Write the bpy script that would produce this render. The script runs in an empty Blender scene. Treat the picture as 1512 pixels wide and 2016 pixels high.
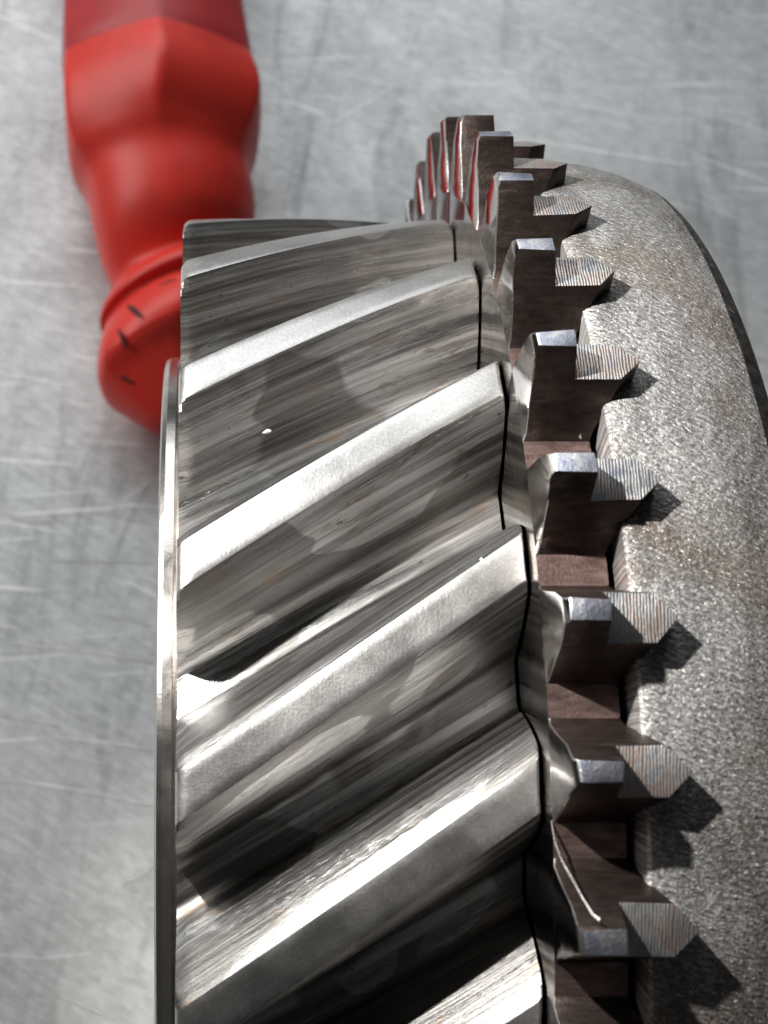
import bpy, bmesh, math, random
from math import radians as R, sin, cos, pi
from mathutils import Vector, Matrix, noise
random.seed(4)
C = bpy.context.scene.collection
S = bpy.context.scene

# ------------------------------------------------------------------ camera
TILT = R(30.5)
UP = Vector((0, cos(TILT), sin(TILT)))        # up in the picture
TO = Vector((0, -sin(TILT), cos(TILT)))       # towards the camera
GEAR = Vector((0, 0, 1.0))                    # gear axis height: its clutch teeth touch the table
cam_d = bpy.data.cameras.new('camera')
cam = bpy.data.objects.new('camera', cam_d)
C.objects.link(cam)
cam.location = GEAR + UP * 0.594 + TO * 2.6115
cam.matrix_world = Matrix((
    (1, UP[0], TO[0], cam.location[0]),
    (0, UP[1], TO[1], cam.location[1]),
    (0, UP[2], TO[2], cam.location[2]),
    (0, 0, 0, 1)))
cam_d.sensor_fit = 'AUTO'
cam_d.sensor_width = 36
cam_d.lens = 3283 / 2016 * 36
cam_d.shift_x = (756 - 403) / 2016
cam_d.shift_y = -(1008 - 750) / 2016
cam_d.clip_start = 0.05
cam_d.clip_end = 200
cam_d.dof.use_dof = True
cam_d.dof.focus_distance = 2.05
cam_d.dof.aperture_fstop = 4.0
S.camera = cam

# ------------------------------------------------------------------ world and lamps (a workshop: hard lamp, big soft window)
W = bpy.data.worlds.new('World')
S.world = W
W.use_nodes = True
W.node_tree.nodes['Background'].inputs[0].default_value = (0.93, 0.97, 1.0, 1)
W.node_tree.nodes['Background'].inputs[1].default_value = 0.025
LDIR = (Vector((-0.61, 0, 0)) + UP * 0.60 + TO * 0.50).normalized()
def lamp(name, kind, loc, direction, energy, col=(1, 1, 1), **k):
    d = bpy.data.lights.new(name, kind)
    d.energy = energy
    d.color = col
    for a, b in k.items():
        setattr(d, a, b)
    o = bpy.data.objects.new(name, d)
    C.objects.link(o)
    o.location = loc
    o.rotation_euler = (-Vector(direction)).to_track_quat('-Z', 'Y').to_euler()
    return o
LP = GEAR + Vector((-0.75, 0, 0)) + UP * 1.6 + TO * 1.7
LT = GEAR + Vector((0.40, 0, 0)) + UP * 0.45 + TO * 0.75
lamp('work_lamp', 'SPOT', LP, LP - LT, 420, (1, 0.97, 0.93), shadow_soft_size=0.03, spot_size=R(66), spot_blend=1.0)
P1 = Vector((-1.0, 7.5, 6.0))
lamp('window_light', 'AREA', P1, P1 - GEAR, 300, (0.95, 0.98, 1.0), shape='RECTANGLE', size=9, size_y=6)
P2 = Vector((-6.5, 3.5, 5.5))
lamp('left_fill_light', 'AREA', P2, P2 - GEAR, 225, (1.0, 0.98, 0.95), shape='RECTANGLE', size=6, size_y=4)  # added soft fill from the left, brightens table and handle
S.view_settings.view_transform = 'Standard'
S.view_settings.look = 'None'
S.view_settings.exposure = 0.42
S.view_settings.gamma = 1

# ------------------------------------------------------------------ helpers
def obj(name, me, parent=None, mats=()):
    o = bpy.data.objects.new(name, me)
    C.objects.link(o)
    if parent:
        o.parent = parent
    for m in mats:
        if m.name not in [x.name for x in me.materials if x]:
            me.materials.append(m)
    return o
def finish(bm, name, sharp=30, uv=None):
    me = bpy.data.meshes.new(name)
    bmesh.ops.recalc_face_normals(bm, faces=bm.faces)
    if uv:
        lay = bm.loops.layers.uv.new('grain')
        for f in bm.faces:
            for l in f.loops:
                l[lay].uv = uv(l.vert)
    bm.to_mesh(me)
    bm.free()
    for p in me.polygons:
        p.use_smooth = True
    me.set_sharp_from_angle(angle=R(sharp))
    return me
def pol(x, r, a):                             # gear frame: x along the axis, a measured from +Z towards +Y
    return Vector((x, r * sin(a), r * cos(a)))

# ------------------------------------------------------------------ materials
class NT:
    def __init__(s, name):
        s.m = bpy.data.materials.new(name)
        s.m.use_nodes = True
        s.t = s.m.node_tree
        s.b = s.t.nodes['Principled BSDF']
    def n(s, typ, **k):
        x = s.t.nodes.new(typ)
        for a, b in k.items():
            setattr(x, a, b)
        return x
    def l(s, a, b):
        s.t.links.new(a, b)
    def coord(s, kind='Object', scale=(1, 1, 1), rot=(0, 0, 0), rnd=0.0, uv=None):
        if uv:
            c = s.n('ShaderNodeUVMap', uv_map=uv).outputs[0]
        else:
            c = s.n('ShaderNodeTexCoord').outputs[kind]
        if rnd:
            oi = s.n('ShaderNodeObjectInfo')
            a = s.n('ShaderNodeVectorMath', operation='MULTIPLY')
            s.l(oi.outputs['Random'], a.inputs[0])
            a.inputs[1].default_value = (rnd, rnd * .7, rnd * .4)
            ad = s.n('ShaderNodeVectorMath', operation='ADD')
            s.l(c, ad.inputs[0]); s.l(a.outputs[0], ad.inputs[1])
            c = ad.outputs[0]
        if any(rot):                          # turn first, stretch afterwards
            m0 = s.n('ShaderNodeMapping')
            m0.inputs['Rotation'].default_value = rot
            s.l(c, m0.inputs[0])
            c = m0.outputs[0]
        mp = s.n('ShaderNodeMapping')
        mp.inputs['Scale'].default_value = scale
        s.l(c, mp.inputs[0])
        return mp.outputs[0]
    def noise(s, vec, scale=5, detail=4, rough=.5, dist=0):
        x = s.n('ShaderNodeTexNoise')
        x.inputs['Scale'].default_value = scale
        x.inputs['Detail'].default_value = detail
        x.inputs['Roughness'].default_value = rough
        x.inputs['Distortion'].default_value = dist
        s.l(vec, x.inputs['Vector'])
        return x.outputs[0]
    def ramp(s, fac, stops, interp='LINEAR'):
        x = s.n('ShaderNodeValToRGB')
        x.color_ramp.interpolation = interp
        e = x.color_ramp.elements
        while len(e) < len(stops):
            e.new(0.5)
        for k, (p, c) in enumerate(stops):
            e[k].position = p
            e[k].color = (c[0], c[1], c[2], 1) if isinstance(c, tuple) else (c, c, c, 1)
        s.l(fac, x.inputs[0])
        return x.outputs[0]
    def mix(s, a, b, fac=.5, mode='MIX'):
        x = s.n('ShaderNodeMix', data_type='RGBA', blend_type=mode)
        for sock, v in ((0, fac), (6, a), (7, b)):
            if hasattr(v, 'is_output'):
                s.l(v, x.inputs[sock])
            elif isinstance(v, tuple):
                x.inputs[sock].default_value = (*v, 1)
            else:
                x.inputs[sock].default_value = v
        return x.outputs[2]
    def math(s, op, a, b=0.0, clamp=False):
        x = s.n('ShaderNodeMath', operation=op, use_clamp=clamp)
        for k, v in enumerate((a, b)):
            if hasattr(v, 'is_output'):
                s.l(v, x.inputs[k])
            else:
                x.inputs[k].default_value = v
        return x.outputs[0]
    def bump(s, h, strength=.3, dist=.01, prev=None):
        x = s.n('ShaderNodeBump')
        x.inputs['Strength'].default_value = strength
        x.inputs['Distance'].default_value = dist
        s.l(h, x.inputs['Height'])
        if prev:
            s.l(prev, x.inputs['Normal'])
        return x.outputs[0]
    def out(s, color=None, rough=None, metal=None, normal=None):
        for nm, v in (('Base Color', color), ('Roughness', rough), ('Metallic', metal), ('Normal', normal)):
            if v is None:
                continue
            if hasattr(v, 'is_output'):
                s.l(v, s.b.inputs[nm])
            else:
                s.b.inputs[nm].default_value = (*v, 1) if isinstance(v, tuple) else v
        return s.m

def steel_flank():
    # wear-polished helical flank: fine streaks run along the tooth, contact patches with sharp borders
    m = NT('streaked_flank_steel')
    a = m.noise(m.coord(uv='grain', scale=(7, 260, 1), rnd=9), 1, 5, .7, .15)
    b = m.noise(m.coord(uv='grain', scale=(2.2, 60, 1), rnd=5), 1, 4, .6, .3)
    g = m.noise(m.coord(uv='grain', scale=(40, 700, 1), rnd=5), 1, 2, .5)
    p1 = m.noise(m.coord(uv='grain', scale=(4.5, 5.5, 1), rnd=17), 1, 2, .4, .25)
    p2 = m.noise(m.coord(uv='grain', scale=(14, 34, 1), rnd=23), 1, 4, .6, .6)
    pit = m.noise(m.coord(uv='grain', scale=(70, 90, 1), rnd=23), 1, 2, .6, .4)
    col = m.ramp(a, [(.32, (.15, .15, .148)), (.5, (.36, .357, .35)), (.66, (.62, .615, .605))])
    col = m.mix(col, m.ramp(b, [(.36, (.17, .166, .16)), (.52, (.37, .365, .357)), (.64, (.66, .655, .645))]), .5)
    worn = m.ramp(p1, [(.505, 0.0), (.518, 1.0)])
    col = m.mix(col, (.34, .33, .32), m.math('MULTIPLY', worn, .78), 'MULTIPLY')
    col = m.mix(col, (.22, .155, .105), m.math('MULTIPLY', m.ramp(p2, [(.60, 0.0), (.65, 1.0)]), .5))
    col = m.mix(col, (.08, .07, .065), m.math('MULTIPLY', m.ramp(pit, [(.70, 0.0), (.73, 1.0)]), .8))
    ro = m.math('ADD', m.ramp(b, [(.3, .20), (.7, .40)]), m.math('MULTIPLY', worn, .10))
    n = m.bump(a, .34, .003)
    n = m.bump(g, .25, .0012, n)
    return m.out(col, ro, 1.0, n)
def steel_land():
    m = NT('ground_land_steel')
    a = m.noise(m.coord('Object', (1, 1, 1), rnd=7), 330, 2, .7)
    c = m.noise(m.coord('Object', (1, 1, 1), rnd=7), 14, 4, .6)
    li = m.noise(m.coord('Object', (420, 30, 30), rnd=3), 1, 2, .5)
    col = m.ramp(a, [(.3, (.36, .355, .35)), (.55, (.50, .495, .485)), (.72, (.70, .69, .68))])
    col = m.mix(col, m.ramp(c, [(.35, (.40, .395, .385)), (.65, (.60, .59, .58))]), .4)
    n = m.bump(a, .20, .0012)
    n = m.bump(li, .10, .001, n)
    return m.out(col, m.ramp(c, [(.3, .34), (.7, .44)]), 1.0, n)
def steel_face(name='turned_face_steel', tint=(.62, .59, .57), lo=.05, hi=.12):
    m = NT(name)
    a = m.noise(m.coord('Object', (1, 1, 1), rnd=3), 24, 5, .6, .4)
    f = m.noise(m.coord('Object', (1, 1, 1), rnd=3), 260, 2, .6)
    col = m.ramp(a, [(.3, tuple(.62 * x for x in tint)), (.6, tint), (.8, tuple(min(1, 1.25 * x) for x in tint))])
    n = m.bump(a, .10, .004)
    n = m.bump(f, .12, .001, n)
    return m.out(col, m.ramp(a, [(.3, hi), (.7, lo)]), 1.0, n)
def rusty_flank(name='shaded_oxidised_steel', k=1.0, red=1.0):
    m = NT(name)
    a = m.noise(m.coord('Object', (38, 120, 120), rnd=5), 1, 3, .5, .1)
    b = m.noise(m.coord('Object', (1, 1, 1), rnd=5), 26, 5, .65, .5)
    f = m.noise(m.coord('Object', (1, 1, 1), rnd=5), 230, 3, .7)
    col = m.ramp(a, [(.3, (.05, .038, .035)), (.5, (.12, .09, .08)), (.72, (.25, .19, .17))])
    col = m.mix(col, m.ramp(b, [(.35, (.05, .042, .04)), (.5, (.15, .10, .088)), (.7, (.27, .22, .20))]), .5)
    col = m.mix(col, (k, k / red, k / red), 1.0, 'MULTIPLY')
    n = m.bump(a, .3, .003)
    n = m.bump(f, .35, .0015, n)
    return m.out(col, m.ramp(b, [(.3, .50), (.7, .34)]), .9, n)
def blue_tip():
    m = NT('blued_tip_steel')
    b = m.noise(m.coord('Object', (1, 1, 1), rnd=11), 45, 4, .6, .4)
    f = m.noise(m.coord('Object', (1, 1, 1), rnd=5), 260, 3, .8)
    col = m.ramp(b, [(.3, (.24, .26, .34)), (.5, (.36, .38, .45)), (.68, (.60, .59, .60))])
    return m.out(col, .42, 1.0, m.bump(f, .5, .002))
def milled_tip():
    # fine milling grooves across the lower step of each clutch tooth
    m = NT('milled_step_steel')
    w = m.n('ShaderNodeTexWave', wave_type='BANDS', bands_direction='X')
    w.inputs['Scale'].default_value = 92
    w.inputs['Distortion'].default_value = 4.5
    w.inputs['Detail'].default_value = 2
    w.inputs['Detail Scale'].default_value = 1.5
    m.l(m.coord('Object', (1, .25, .25), rot=(0, 0, .05), rnd=3), w.inputs['Vector'])
    f = m.noise(m.coord('Object', (1, 1, 1), rnd=5), 300, 2, .8)
    b = m.noise(m.coord('Object', (1, 1, 1), rnd=13), 22, 3, .6, .6)
    col = m.ramp(b, [(.3, (.30, .32, .36)), (.45, (.58, .57, .56)), (.55, (.56, .46, .41)), (.72, (.44, .44, .47))])
    blot = m.noise(m.coord('Object', (1, 1, 1), rnd=31), 34, 3, .6, .4)
    col = m.mix(col, m.ramp(w.outputs[1], [(.1, .6), (.6, 1.0)]), m.ramp(blot, [(.36, .05), (.62, .6)]), 'MULTIPLY')
    col = m.mix(col, m.ramp(f, [(.3, .6), (.6, 1.0)]), .6, 'MULTIPLY')
    n = m.bump(w.outputs[1], .35, .0013)
    n = m.bump(f, .3, .001, n)
    return m.out(col, .42, .9, n)
def cast_drum():
    m = NT('blasted_drum_steel')
    a = m.noise(m.coord(uv='grain', scale=(95, 240, 1), rot=(0, 0, R(28))), 1, 3, .65, .2)
    g = m.noise(m.coord(uv='grain', scale=(240, 260, 1)), 1, 2, .7)
    b = m.noise(m.coord(uv='grain', scale=(6, 5, 1)), 1, 5, .6, .5)
    c = m.noise(m.coord(uv='grain', scale=(26, 5, 1)), 1, 4, .6, .3)
    glint = m.noise(m.coord(uv='grain', scale=(130, 300, 1), rot=(0, 0, R(28))), 1, 2, .6, 0)
    col = m.ramp(a, [(.32, (.05, .048, .047)), (.48, (.21, .205, .20)), (.64, (.56, .555, .545))])
    col = m.mix(col, m.ramp(g, [(.3, (.10, .098, .095)), (.7, (.44, .435, .43))]), .4)
    col = m.mix(col, (.13, .088, .06), m.math('MULTIPLY', m.ramp(b, [(.50, 0.0), (.62, 1.0)]), .5))
    col = m.mix(col, m.ramp(c, [(.35, .55), (.6, 1.0)]), .8, 'MULTIPLY')
    col = m.mix(col, (.82, .80, .76), m.math('MULTIPLY', m.ramp(glint, [(.61, 0.0), (.68, 1.0)]), .7))  # pale bare-metal flecks painted in as glints
    n = m.bump(a, .75, .0045)
    n = m.bump(g, .6, .0025, n)
    return m.out(col, m.ramp(g, [(.3, .55), (.7, .36)]), .45, n)
def dark_edge():
    m = NT('dark_chamfer_steel')
    g = m.noise(m.coord('Object', (1, 1, 1)), 70, 4, .7)
    return m.out(m.ramp(g, [(.35, (.035, .032, .03)), (.6, (.12, .11, .10)), (.75, (.5, .48, .45))]), .42, .9, m.bump(g, .6, .004))
def plastic(name, col, dark):
    m = NT(name)
    b = m.noise(m.coord('Object', (1, 1, 1)), 7, 4, .6, .4)
    s_ = m.noise(m.coord('Object', (1, 1.6, 1)), 9, 2, .5, .2)
    f = m.noise(m.coord('Object', (1, 1, 1)), 90, 3, .6)
    cc = m.mix(m.ramp(b, [(.3, tuple(.8 * x for x in col)), (.7, col)]), dark, m.ramp(s_, [(.86, 0.0), (.92, 1.0)]))
    m.b.inputs['Coat Weight'].default_value = .12
    m.b.inputs['Coat Roughness'].default_value = .3
    return m.out(cc, .42, 0.0, m.bump(f, .15, .004))
def table_steel():
    m = NT('scratched_table_steel')
    v = m.coord('Object', (1, 1, 1))
    cloud = m.noise(m.coord('Object', (1, 1, 1)), 2.2, 6, .62, .6)
    brush = m.noise(m.coord('Object', (6, 60, 1), rot=(0, 0, R(3))), 1, 5, .6, .3)
    smear = m.noise(m.coord('Object', (9, 1.6, 1), rot=(0, 0, R(10))), 1, 5, .65, 1.2)
    diag = m.noise(m.coord('Object', (13, 75, 1), rot=(0, 0, R(32))), 1, 5, .65, .4)
    spot = m.noise(m.coord('Object', (1, 1, 1)), 26, 4, .65, .3)
    col = m.ramp(cloud, [(.35, (.52, .535, .535)), (.5, (.66, .675, .675)), (.66, (.80, .815, .815))])
    col = m.mix(col, m.ramp(brush, [(.3, (.36, .37, .37)), (.7, (.72, .73, .73))]), .35)
    col = m.mix(col, m.ramp(diag, [(.3, (.30, .31, .31)), (.66, (.78, .79, .79))]), .34)
    col = m.mix(col, (.20, .20, .21), m.math('MULTIPLY', m.ramp(smear, [(.53, 0.0), (.72, 1.0)]), .5))
    # long thin scratches in several directions
    tot = None
    for k, (ang, sx, sy, th) in enumerate([(5, 1.1, 46, .70), (12, .9, 60, .71), (-4, 1.5, 80, .70), (28, 1.6, 55, .715), (-38, 1.4, 50, .72)]):
        nz = m.noise(m.coord('Object', (sx, sy, 1), rot=(0, 0, R(ang))), 1, 2, .45, .15 + .05 * k)
        r_ = m.ramp(nz, [(th, 0.0), (th + .03, 1.0)])
        tot = r_ if tot is None else m.math('MAXIMUM', tot, r_)
    col = m.mix(col, (.93, .94, .93), m.math('MULTIPLY', tot, .85))
    col = m.mix(col, m.ramp(spot, [(.35, .72), (.6, 1.0)]), .6, 'MULTIPLY')
    n = m.bump(brush, .10, .004)
    n = m.bump(diag, .25, .004, n)
    return m.out(col, m.ramp(cloud, [(.3, .54), (.7, .44)]), .5, n)

M_FLANK, M_LAND, M_FACE, M_RUST_SHADED = steel_flank(), steel_land(), steel_face(), rusty_flank(k=.42, red=.97)  # oxide brown of the clutch flanks has their shade darkened into it
M_ROOT = rusty_flank('lit_reddish_root_steel', 1.5, 1.06)  # same oxide brightened, the lit tone of the roots put into the colour
M_BLUE, M_MILL, M_DRUM, M_EDGE = blue_tip(), milled_tip(), cast_drum(), dark_edge()
M_COLLAR = steel_face('polished_collar_steel', (.72, .69, .65), .16, .30)
M_RED = plastic('red_plastic', (.96, .050, .032), (.12, .012, .012))
M_TABLE = table_steel()
M_WORN_GLINT = steel_face('worn_edge_glint_steel', (.80, .79, .76), .22, .34)  # pale worn steel, paints the glint along tooth edges; chips use it too

# ------------------------------------------------------------------ table
bm = bmesh.new()
bmesh.ops.create_grid(bm, x_segments=60, y_segments=60, size=14)
for v in bm.verts:
    v.co.y += 12.6
tb = obj('table_top', finish(bm, 'table_top'), None, [M_TABLE])
tb['kind'] = 'structure'

# ------------------------------------------------------------------ gear wheel
root = bpy.data.objects.new('gear_wheel', None)
C.objects.link(root)
root.location = GEAR
root.rotation_euler = (TILT, 0, 0)            # local Z looks at the camera side
root['label'] = 'steel gear wheel with slanted helical teeth, pointed clutch teeth and a rough drum'
root['category'] = 'gear'

def lathe(name, prof, mats, midx=None, seg=256):
    bm = bmesh.new()
    rings = []
    uvs = {}
    for (x, r) in prof:
        ring = []
        for k in range(seg):
            a = 2 * pi * k / seg - pi * .8
            ring.append(bm.verts.new(pol(x, r, a)))
            uvs[ring[-1]] = (x, a)
        rings.append(ring)
    for i in range(len(rings) - 1):
        for k in range(seg):
            f = bm.faces.new((rings[i][k], rings[i][(k + 1) % seg], rings[i + 1][(k + 1) % seg], rings[i + 1][k]))
            if midx:
                f.material_index = midx[i]
    me = finish(bm, name, 24, lambda v: uvs[v])
    return obj(name, me, root, mats)

lathe('hub_collar', [(-.032, .30), (-.056, .30), (-.0605, .33), (-.0605, .618), (-.058, .6265), (-.052, .630), (-.040, .630), (-.036, .624), (-.032, .622)], [M_COLLAR])
lathe('gear_core', [(-.030, .30), (-.030, .61), (.350, .61), (.350, .30)], [M_FACE])
lathe('ring_web', [(.345, .50), (.3624, .52), (.3624, .80), (.4385, .80), (.4385, .50)], [M_FACE])

# cone drum, slightly uneven blasted surface
dp = [(.4386, .50), (.447, .52), (.4475, .919), (.4485, .9275), (.452, .9305)]
N = 26
for k in range(N + 1):
    t = k / N
    x = .460 + t * (.634 - .460)
    dp.append((x, .9325 - .004 * t - .030 * t ** 2.6))
dp += [(.640, .896), (.652, .886), (.658, .878), (.660, .80), (.660, .35)]
dr = lathe('friction_drum', dp, [M_DRUM, M_EDGE], [0] * (5 + N) + [1] * (len(dp) - 1 - 5 - N), 512)
for v in dr.data.vertices:
    r_ = math.hypot(v.co.y, v.co.z)
    if .455 < v.co.x < .648 and r_ > .85:
        k = 1 + .0012 * noise.noise(v.co * 14) + .0008 * noise.noise(v.co * 60)
        v.co.y *= k; v.co.z *= k

# helical teeth
NT_H = 21
PH = 2 * pi / NT_H
TW = R(46.5)                                  # twist per unit of width
RT, RR = .844, .722
XL, XR = -.0317, .3604
def half_profile():
    # (radius, half angle) from the middle of the land down to the middle of the gap
    pts = [(RT, 0), (RT, R(.9)), (RT, R(1.78)), (RT - .0005, R(1.88)), (RT - .0022, R(2.0))]
    n = 12
    for k in range(1, n + 1):
        t = k / n
        r = RT - .0022 - t * (RT - .0022 - (RR + .022))
        pts.append((r, R(2.0 + 3.8 * t ** .74)))
    # root fillet
    a0, r0 = R(5.80), RR + .022
    for k in range(1, 7):
        t = k / 6
        ang = t * pi / 2
        pts.append((r0 - .022 * sin(ang), a0 + R(1.35) * (1 - cos(ang))))
    pts.append((RR, R(7.9)))
    pts.append((RR, PH / 2))
    return pts
hp = half_profile()
prof = [(r, -a) for r, a in reversed(hp)] + hp[1:]
def helical_tooth_mesh():
    bm = bmesh.new()
    xs = [XL, XL + .0015, XL + .004, XL + .008, XL + .013, XL + .02]
    n = 26
    xs += [XL + .02 + (XR - .008 - XL - .02) * k / n for k in range(1, n + 1)]
    xs += [XR - .005, XR - .0025, XR - .001, XR]
    grid, info = [], {}
    for x in xs:
        dl = max(0, .013 - (x - XL)) / .013
        drr = max(0, .009 - (XR - x)) / .009
        lim = RT - .014 * (1 - math.sqrt(max(0, 1 - dl * dl))) - .009 * (1 - math.sqrt(max(0, 1 - drr * drr)))
        row, s = [], 0
        last = None
        for (r, a) in prof:
            rr = min(r, lim)
            aa = a * (1 - .06 * dl * (r > RR + .02))
            jx = .0013 * noise.noise(Vector((r * 60, a * 50, 3))) * drr if drr > .5 else 0
            p = pol(x - abs(jx), rr, aa + TW * x)
            v = bm.verts.new(p)
            if last is not None:
                s += (Vector((r, 0)) - Vector((last[0], 0))).length + abs(a - last[1]) * r
            last = (r, a)
            info[v] = (x * 1.2, s)
            row.append(v)
        grid.append(row)
    flat = len(hp) - 1
    for i in range(len(grid) - 1):
        for j in range(len(prof) - 1):
            f = bm.faces.new((grid[i][j], grid[i + 1][j], grid[i + 1][j + 1], grid[i][j + 1]))
            f.material_index = 1 if abs(j + .5 - flat) < 2.6 else 0
            if (i >= len(grid) - 4 or i < 1) and abs(j + .5 - flat) < 3.6:
                f.material_index = 3
    for row, x in ((grid[0], XL), (grid[-1], XR)):
        inner = [bm.verts.new(pol(x, .61, TW * x + a)) for a in (PH / 2, 0, -PH / 2)]
        for v in inner:
            info[v] = (x, 0)
        f = bm.faces.new(row + inner)
        f.material_index = 2
    return finish(bm, 'helical_tooth', 26, lambda v: info[v])
hm = helical_tooth_mesh()
first = obj('helical_tooth', hm, root, [M_FLANK, M_LAND, M_FACE, M_WORN_GLINT])
A0 = R(10.6) + R(.9)
first.rotation_euler = (-(A0), 0, 0)
for k in range(1, NT_H):
    o = first.copy()
    o.rotation_euler = (-(A0 + PH * k), 0, 0)
    C.objects.link(o)
    o.parent = root

# clutch ring teeth
NC = 39
PC = 2 * pi / NC
def hw(r):
    return R(.65 + (1.0 - r) * 22.2)
def clutch_tooth_mesh(seed):
    rg = random.Random(seed)
    bm = bmesh.new()
    x0 = .3624
    def ring_of(r, pts):
        return [bm.verts.new(pol(x - (.045 * a * r if x < .37 and r > .89 else 0), r, a)) for x, a in pts]
    def outline(r, xs, xp):
        h = hw(r)
        if xp is None:
            return [(x0, -h), (x0, h), (xs, h), (xs, 0), (xs, -h)]
        return [(x0, -h), (x0, h), (xs, h), (xp, 0), (xs, -h)]
    lv = []
    # base block (whole pitch), r .80 -> .885, then the tooth in layers
    def base(r):
        h = PC / 2
        return [(x0, -h), (x0, -hw(.889) - .006), (x0, hw(.889) + .006), (x0, h), (.4385, h), (.4385, hw(.889) + .006), (.4385, -hw(.889) - .006), (.4385, -h)]
    b0 = ring_of(.80, base(.80))
    b1 = ring_of(.885, base(.885))
    for k in range(8):
        bm.faces.new((b0[k], b0[(k + 1) % 8], b1[(k + 1) % 8], b1[k]))
    f1 = bm.faces.new((b1[0], b1[1], b1[6], b1[7])); f2 = bm.faces.new((b1[2], b1[3], b1[4], b1[5]))
    l0 = [b1[1], b1[2], b1[5], bm.verts.new(pol(.4385, .885, 0)), b1[6]]
    layers = [l0]
    for (r, xs, xp) in [(.894, .4417, .4460), (.915, .4491, .4740), (.930, .4544, .4870), (.9600, .4650, .4900)]:
        layers.append(ring_of(r, outline(r, xs, xp)))
    for a, b in zip(layers, layers[1:]):
        for k in range(5):
            bm.faces.new((a[k], a[(k + 1) % 5], b[(k + 1) % 5], b[k]))
    # low step on the right, tall block on the left
    t = layers[-1]
    h = hw(.96)
    m1 = bm.verts.new(pol(.4120, .9600, h)); m2 = bm.verts.new(pol(.4120, .9600, -h))
    bm.faces.new((m1, t[2], t[3], t[4], m2))
    # split the flank faces of the top layer so that the step is welded
    h1 = hw(1.0)
    tt = [bm.verts.new(pol(x0 + .006, 1.0, -h1)), bm.verts.new(pol(x0 + .006, 1.0, h1)), bm.verts.new(pol(.4110, 1.0, h1)), bm.verts.new(pol(.4110, 1.0, -h1))]
    tl = [bm.verts.new(pol(x0 + .045 * hw(.992), .992, -hw(.992))), bm.verts.new(pol(x0 - .045 * hw(.992), .992, hw(.992)))]
    bm.faces.new((t[0], t[1], tl[1], tl[0]))
    bm.faces.new((tl[0], tl[1], tt[1], tt[0]))
    bm.faces.new((t[1], m1, tt[2], tt[1], tl[1]))
    bm.faces.new((m2, t[0], tl[0], tt[0], tt[3]))
    bm.faces.new((m1, m2, tt[3], tt[2]))
    bm.faces.new(tt)
    for f in list(bm.faces):
        if t[1] in f.verts and t[2] in f.verts and m1 not in f.verts:
            vs = list(f.verts); i, j = vs.index(t[1]), vs.index(t[2])
            vs.insert(max(i, j) if abs(i - j) == 1 else len(vs), m1)
            bm.faces.remove(f); bm.faces.new(vs)
    for f in list(bm.faces):
        if t[4] in f.verts and t[0] in f.verts and m2 not in f.verts and len(f.verts) == 4:
            vs = list(f.verts); i, j = vs.index(t[4]), vs.index(t[0])
            vs.insert(max(i, j) if abs(i - j) == 1 else len(vs), m2)
            bm.faces.remove(f); bm.faces.new(vs)
    bmesh.ops.recalc_face_normals(bm, faces=bm.faces)
    for v in bm.verts:
        if math.hypot(v.co.y, v.co.z) > .945:
            v.co += Vector([rg.uniform(-.0018, .0018) for _ in range(3)])
    ed = [e for e in bm.edges if len(e.link_faces) == 2 and e.calc_face_angle(0) > R(22) and max(math.hypot(v.co.y, v.co.z) for v in e.verts) > .89]
    bmesh.ops.bevel(bm, geom=ed, offset=rg.uniform(.0014, .0024), segments=2, profile=.6, affect='EDGES', clamp_overlap=True)
    bm.normal_update()
    bmesh.ops.recalc_face_normals(bm, faces=bm.faces)
    for f in bm.faces:
        n = f.normal
        c = f.calc_center_median()
        r = math.hypot(c.y, c.z)
        rad = Vector((0, c.y, c.z)) / r
        if n.x < -.75:
            f.material_index = 1
        elif n.x < -.2:
            f.material_index = 4
        elif n.dot(rad) > .75 and r > .985:
            f.material_index = 2
        elif n.dot(rad) > .75 and r > .95:
            f.material_index = 3
        elif n.dot(rad) > .75 and r < .90:
            f.material_index = 5
        else:
            f.material_index = 0
    return finish(bm, 'clutch_tooth', 35)
cm = clutch_tooth_mesh(0)
ct = obj('clutch_tooth', cm, root, [M_RUST_SHADED, M_FACE, M_BLUE, M_MILL, M_WORN_GLINT, M_ROOT])
B0 = R(39.85)
ct.rotation_euler = (-B0, 0, 0)
for k in range(1, NC):
    o = ct.copy()
    o.data = clutch_tooth_mesh(k)
    for mt in (M_RUST_SHADED, M_FACE, M_BLUE, M_MILL, M_WORN_GLINT, M_ROOT):
        o.data.materials.append(mt)
    o.rotation_euler = (-(B0 + PC * k), 0, 0)
    C.objects.link(o)
    o.parent = root

# ------------------------------------------------------------------ red plastic tool handle lying behind the gear
def ray(px, py, z):
    d = -TO + UP * ((750 - py) / 3283) + Vector(((px - 403) / 3283, 0, 0))
    t = (z - cam.location.z) / d.z
    return cam.location + d * t, t
# (picture height, left edge, right edge, how hexagonal) of the silhouette, far end first
st = [(-420, 118, 470, .9), (-300, 120, 470, .9), (-150, 122, 474, .9), (0, 122, 478, .8), (100, 117, 496, .7), (150, 117, 506, .55), (158, 121, 504, .7),
    (200, 119, 521, .95), (240, 121, 524, .95), (280, 124, 514, .9), (310, 128, 500, .7), (335, 136, 494, .5), (352, 148, 494, .3), (375, 164, 500, .2), (410, 175, 506, .15),
    (470, 184, 498, .1), (510, 204, 482, .1), (538, 225, 466, 0), (552, 226, 466, 0), (560, 208, 484, 0), (570, 200, 492, 0), (584, 197, 494, 0), (592, 199, 492, 0), (598, 208, 484, 0),
    (606, 210, 482, 0), (614, 203, 488, 0), (626, 200, 490, .1), (650, 192, 500, .2), (690, 190, 504, .3), (725, 202, 494, .3), (755, 226, 472, .2), (790, 250, 448, .1), (822, 276, 424, .1), (842, 298, 402, 0), (850, 325, 375, 0), (852, 345, 355, 0)]
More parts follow.
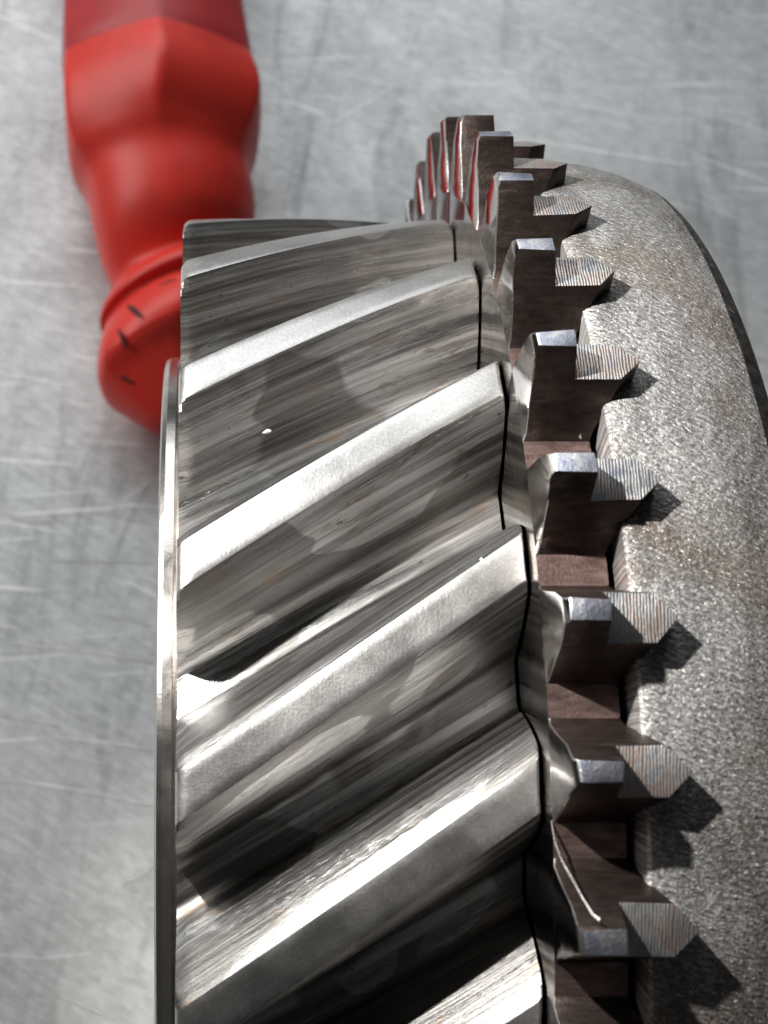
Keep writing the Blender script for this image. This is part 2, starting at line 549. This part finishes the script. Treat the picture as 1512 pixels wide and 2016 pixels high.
st = [(a, (b + c) / 2, (c - b) / 2, d) for a, b, c, d in st]
bm = bmesh.new()
rings = []
SEG = 72
for (py, px, hwid, hx) in st:
    z = .19
    for _ in range(4):
        p, t = ray(px, py, z)
        w = hwid / 3283 * t * 1.0
        z = max(.15, w * .98) if py < 700 else .155
    z0 = z
    ring = []
    for k in range(SEG):
        a = 2 * pi * k / SEG
        f = 1 / max(abs(cos(((a + pi / 6) % (pi / 3)) - pi / 6)), .5)
        rr = w * ((1 - hx) + hx * (.955 * f ** .9))
        sk = .42 * min(1, max(0, (py - 480) / 70)) * min(1, max(0, (860 - py) / 120))
        ring.append(bm.verts.new((p.x + rr * cos(a), p.y + sk * rr * cos(a), z0 + .92 * rr * sin(a))))
    rings.append(ring)
for i in range(len(rings) - 1):
    for k in range(SEG):
        bm.faces.new((rings[i][k], rings[i][(k + 1) % SEG], rings[i + 1][(k + 1) % SEG], rings[i + 1][k]))
bm.faces.new(rings[0]); bm.faces.new(rings[-1])
bm.faces.ensure_lookup_table()
for i in range(6 * SEG):
    bm.faces[i].material_index = 1
me = finish(bm, 'tool_handle', 50)
th = obj('tool_handle', me, None, [M_RED, plastic('crimson_plastic', (.58, .035, .040), (.08, .012, .012))])
sub = th.modifiers.new('smooth', 'SUBSURF'); sub.levels = 2; sub.render_levels = 2
th['label'] = 'red plastic tool handle with a waisted end lying out of focus behind the gear'
th['category'] = 'tool'

# dark scuffs on the handle (each a shallow dab lying in the plastic)
m = NT('dark_scuff'); M_SCUFF = m.out((.05, .012, .012), .6, 0.0)
TV = [[(v.co.copy()) for v in th.data.vertices[i * SEG:(i + 1) * SEG]] for i in range(len(st))]
def scuff(i, deg, ln, wd, turn):
    k = int(deg / 360 * SEG) % SEG
    p = TV[i][k]; tx = (TV[i][(k + 1) % SEG] - TV[i][k - 1]).normalized()
    ty = (TV[i - 1][k] - TV[i + 1][k]).normalized(); nz = tx.cross(ty).normalized()
    if nz.z < 0: nz = -nz
    bm = bmesh.new()
    bmesh.ops.create_icosphere(bm, subdivisions=2, radius=1)
    ax = tx * cos(turn) + ty * sin(turn); ay = ty * cos(turn) - tx * sin(turn)
    for v in bm.verts:
        q = v.co * (1 + .25 * noise.noise(v.co * 2 + Vector((i, k, 0))))
        v.co = p + ax * q.x * ln + ay * q.y * wd + nz * (q.z * .004 - .001)
    obj('scuff_mark', finish(bm, 'scuff_mark', 60), th, [M_SCUFF])
scuff(6, 88, .015, .007, .4)
scuff(27, 124, .042, .006, 1.0)
scuff(28, 130, .030, .005, 1.25)
scuff(26, 96, .024, .004, .1)
scuff(30, 142, .026, .005, 1.1)
scuff(24, 118, .030, .004, .5)

# bright single scratches in the table, raised burrs a hair above the sheet
m = NT('bright_scratch_metal'); M_SCR = m.out((1.0, 1.0, .98), .5, .2)
scr = [([(-0.443, 0.272), (-0.355, 0.265), (-0.222, 0.24), (-0.109, 0.215)], 0.0048),
 ([(-0.428, 0.583), (-0.348, 0.577), (-0.232, 0.561), (-0.114, 0.542)], 0.0041),
 ([(-0.484, 0.923), (-0.41, 0.89), (-0.362, 0.894)], 0.0034),
 ([(-0.209, 0.358), (-0.159, 0.347), (-0.111, 0.34)], 0.0034),
 ([(-0.235, 0.656), (-0.165, 0.642), (-0.116, 0.63)], 0.0030),
 ([(-0.268, 0.918), (-0.225, 0.914)], 0.0041),
 ([(-0.452, 0.419), (-0.384, 0.407), (-0.322, 0.395)], 0.0025),
 ([(-0.436, 0.16), (-0.392, 0.144), (-0.347, 0.106)], 0.0037),
 ([(-0.358, 0.792), (-0.118, 0.786)], 0.0023),
 ([(-0.34, 0.182), (-0.295, 0.149), (-0.273, 0.133)], 0.0021),
 ([(-0.302, -0.17), (-0.25, -0.19), (-0.208, -0.209)], 0.0037),
 ([(-0.171, 0.053), (-0.137, 0.066), (-0.107, 0.087)], 0.0034)]
for pts, w in scr:
    P = [Vector((a, b, .0006)) for a, b in pts]
    pp = []
    for i in range(len(P) - 1):
        for k in range(6):
            t = k / 6
            a_ = P[max(i - 1, 0)]; b_ = P[i]; c_ = P[i + 1]; d_ = P[min(i + 2, len(P) - 1)]
            pp.append(.5 * (2 * b_ + (c_ - a_) * t + (2 * a_ - 5 * b_ + 4 * c_ - d_) * t * t + (3 * b_ - a_ - 3 * c_ + d_) * t ** 3))
    pp.append(P[-1])
    bm = bmesh.new(); rows = []
    for i, q in enumerate(pp):
        t = i / (len(pp) - 1)
        d = (pp[min(i + 1, len(pp) - 1)] - pp[max(i - 1, 0)]).normalized()
        sd = Vector((-d.y, d.x, 0))
        ww = w * .5 * (sin(pi * min(1, t * .9 + .08)) ** .5) * random.uniform(.55, 1.1)
        rows.append([bm.verts.new(q - sd * ww), bm.verts.new(q + Vector((0, 0, .0012))), bm.verts.new(q + sd * ww)])
    for a_, b_ in zip(rows, rows[1:]):
        for k in (0, 1):
            bm.faces.new((a_[k], a_[k + 1], b_[k + 1], b_[k]))
    obj('scratch', finish(bm, 'scratch', 60), tb, [M_SCR])

# small chips and an edge glint on the gear: (x, radius, angle in degrees, size)
def chip(x, r, deg, size, seed, stretch=1.0, name='metal_chip'):
    rg = random.Random(seed)
    bm = bmesh.new()
    bmesh.ops.create_icosphere(bm, subdivisions=1, radius=1)
    c = pol(x, r, R(deg))
    t1 = Vector((1, 0, 0)); t2 = Vector((0, cos(R(deg)), -sin(R(deg)))); t3 = Vector((0, sin(R(deg)), cos(R(deg))))
    a = rg.uniform(0, pi)
    for v in bm.verts:
        q = v.co * rg.uniform(.6, 1.15)
        u, w_ = q.x * stretch, q.y
        v.co = c + size * (t1 * (u * cos(a) - w_ * sin(a)) + t2 * (u * sin(a) + w_ * cos(a)) + t3 * q.z * .35)
    obj(name, finish(bm, name, 20), root, [M_WORN_GLINT])
def land(k, x, off=0):                        # angle of the middle of land k at x
    return math.degrees(A0 + PH * k) + math.degrees(TW) * x + off
chip(.075, .795, land(2, .075) - 7.2 + 0, .0036, 1, 2.2)
for k, (lk, x, off, sz) in enumerate([(0, .31, 1.9, .0018), (-1, .25, 2.0, .0014)]):
    chip(x, RT - .0006, land(lk, x, off), sz, 10 + k, 1.7)
for k, (x, r, dg, sz) in enumerate([(.425, .90, 36.2, .0020), (.41, .93, 47.6, .0014)]):
    chip(x, r, dg, sz, 40 + k, 1.8)
# thin bright sliver added as the glint along a clutch tooth's left edge
bm = bmesh.new()
P = [pol(.361, .885, R(8.8)), pol(.3605, .905, R(7.6)), pol(.3615, .93, R(6.7)), pol(.366, .955, R(5.9)), pol(.372, .975, R(5.0)), pol(.378, .992, R(4.3)), pol(.383, 1.0, R(4.1))]
rows = []
for i, q in enumerate(P):
    d = (P[min(i + 1, len(P) - 1)] - P[max(i - 1, 0)]).normalized()
    e1 = d.cross(Vector((1, 0, 0))).normalized(); e2 = d.cross(e1)
    w = [.0012, .0022, .0016, .0020, .0015, .0018, .0028][i]
    rows.append([bm.verts.new(q + e1 * w * cos(a) + e2 * w * sin(a) * .7) for a in (0, 1.26, 2.5, 3.8, 5.0)])
for a_, b_ in zip(rows, rows[1:]):
    for k in range(5):
        bm.faces.new((a_[k], a_[(k + 1) % 5], b_[(k + 1) % 5], b_[k]))
bm.faces.new(rows[0]); bm.faces.new(rows[-1])
obj('edge_glint', finish(bm, 'edge_glint', 50), root, [M_WORN_GLINT])
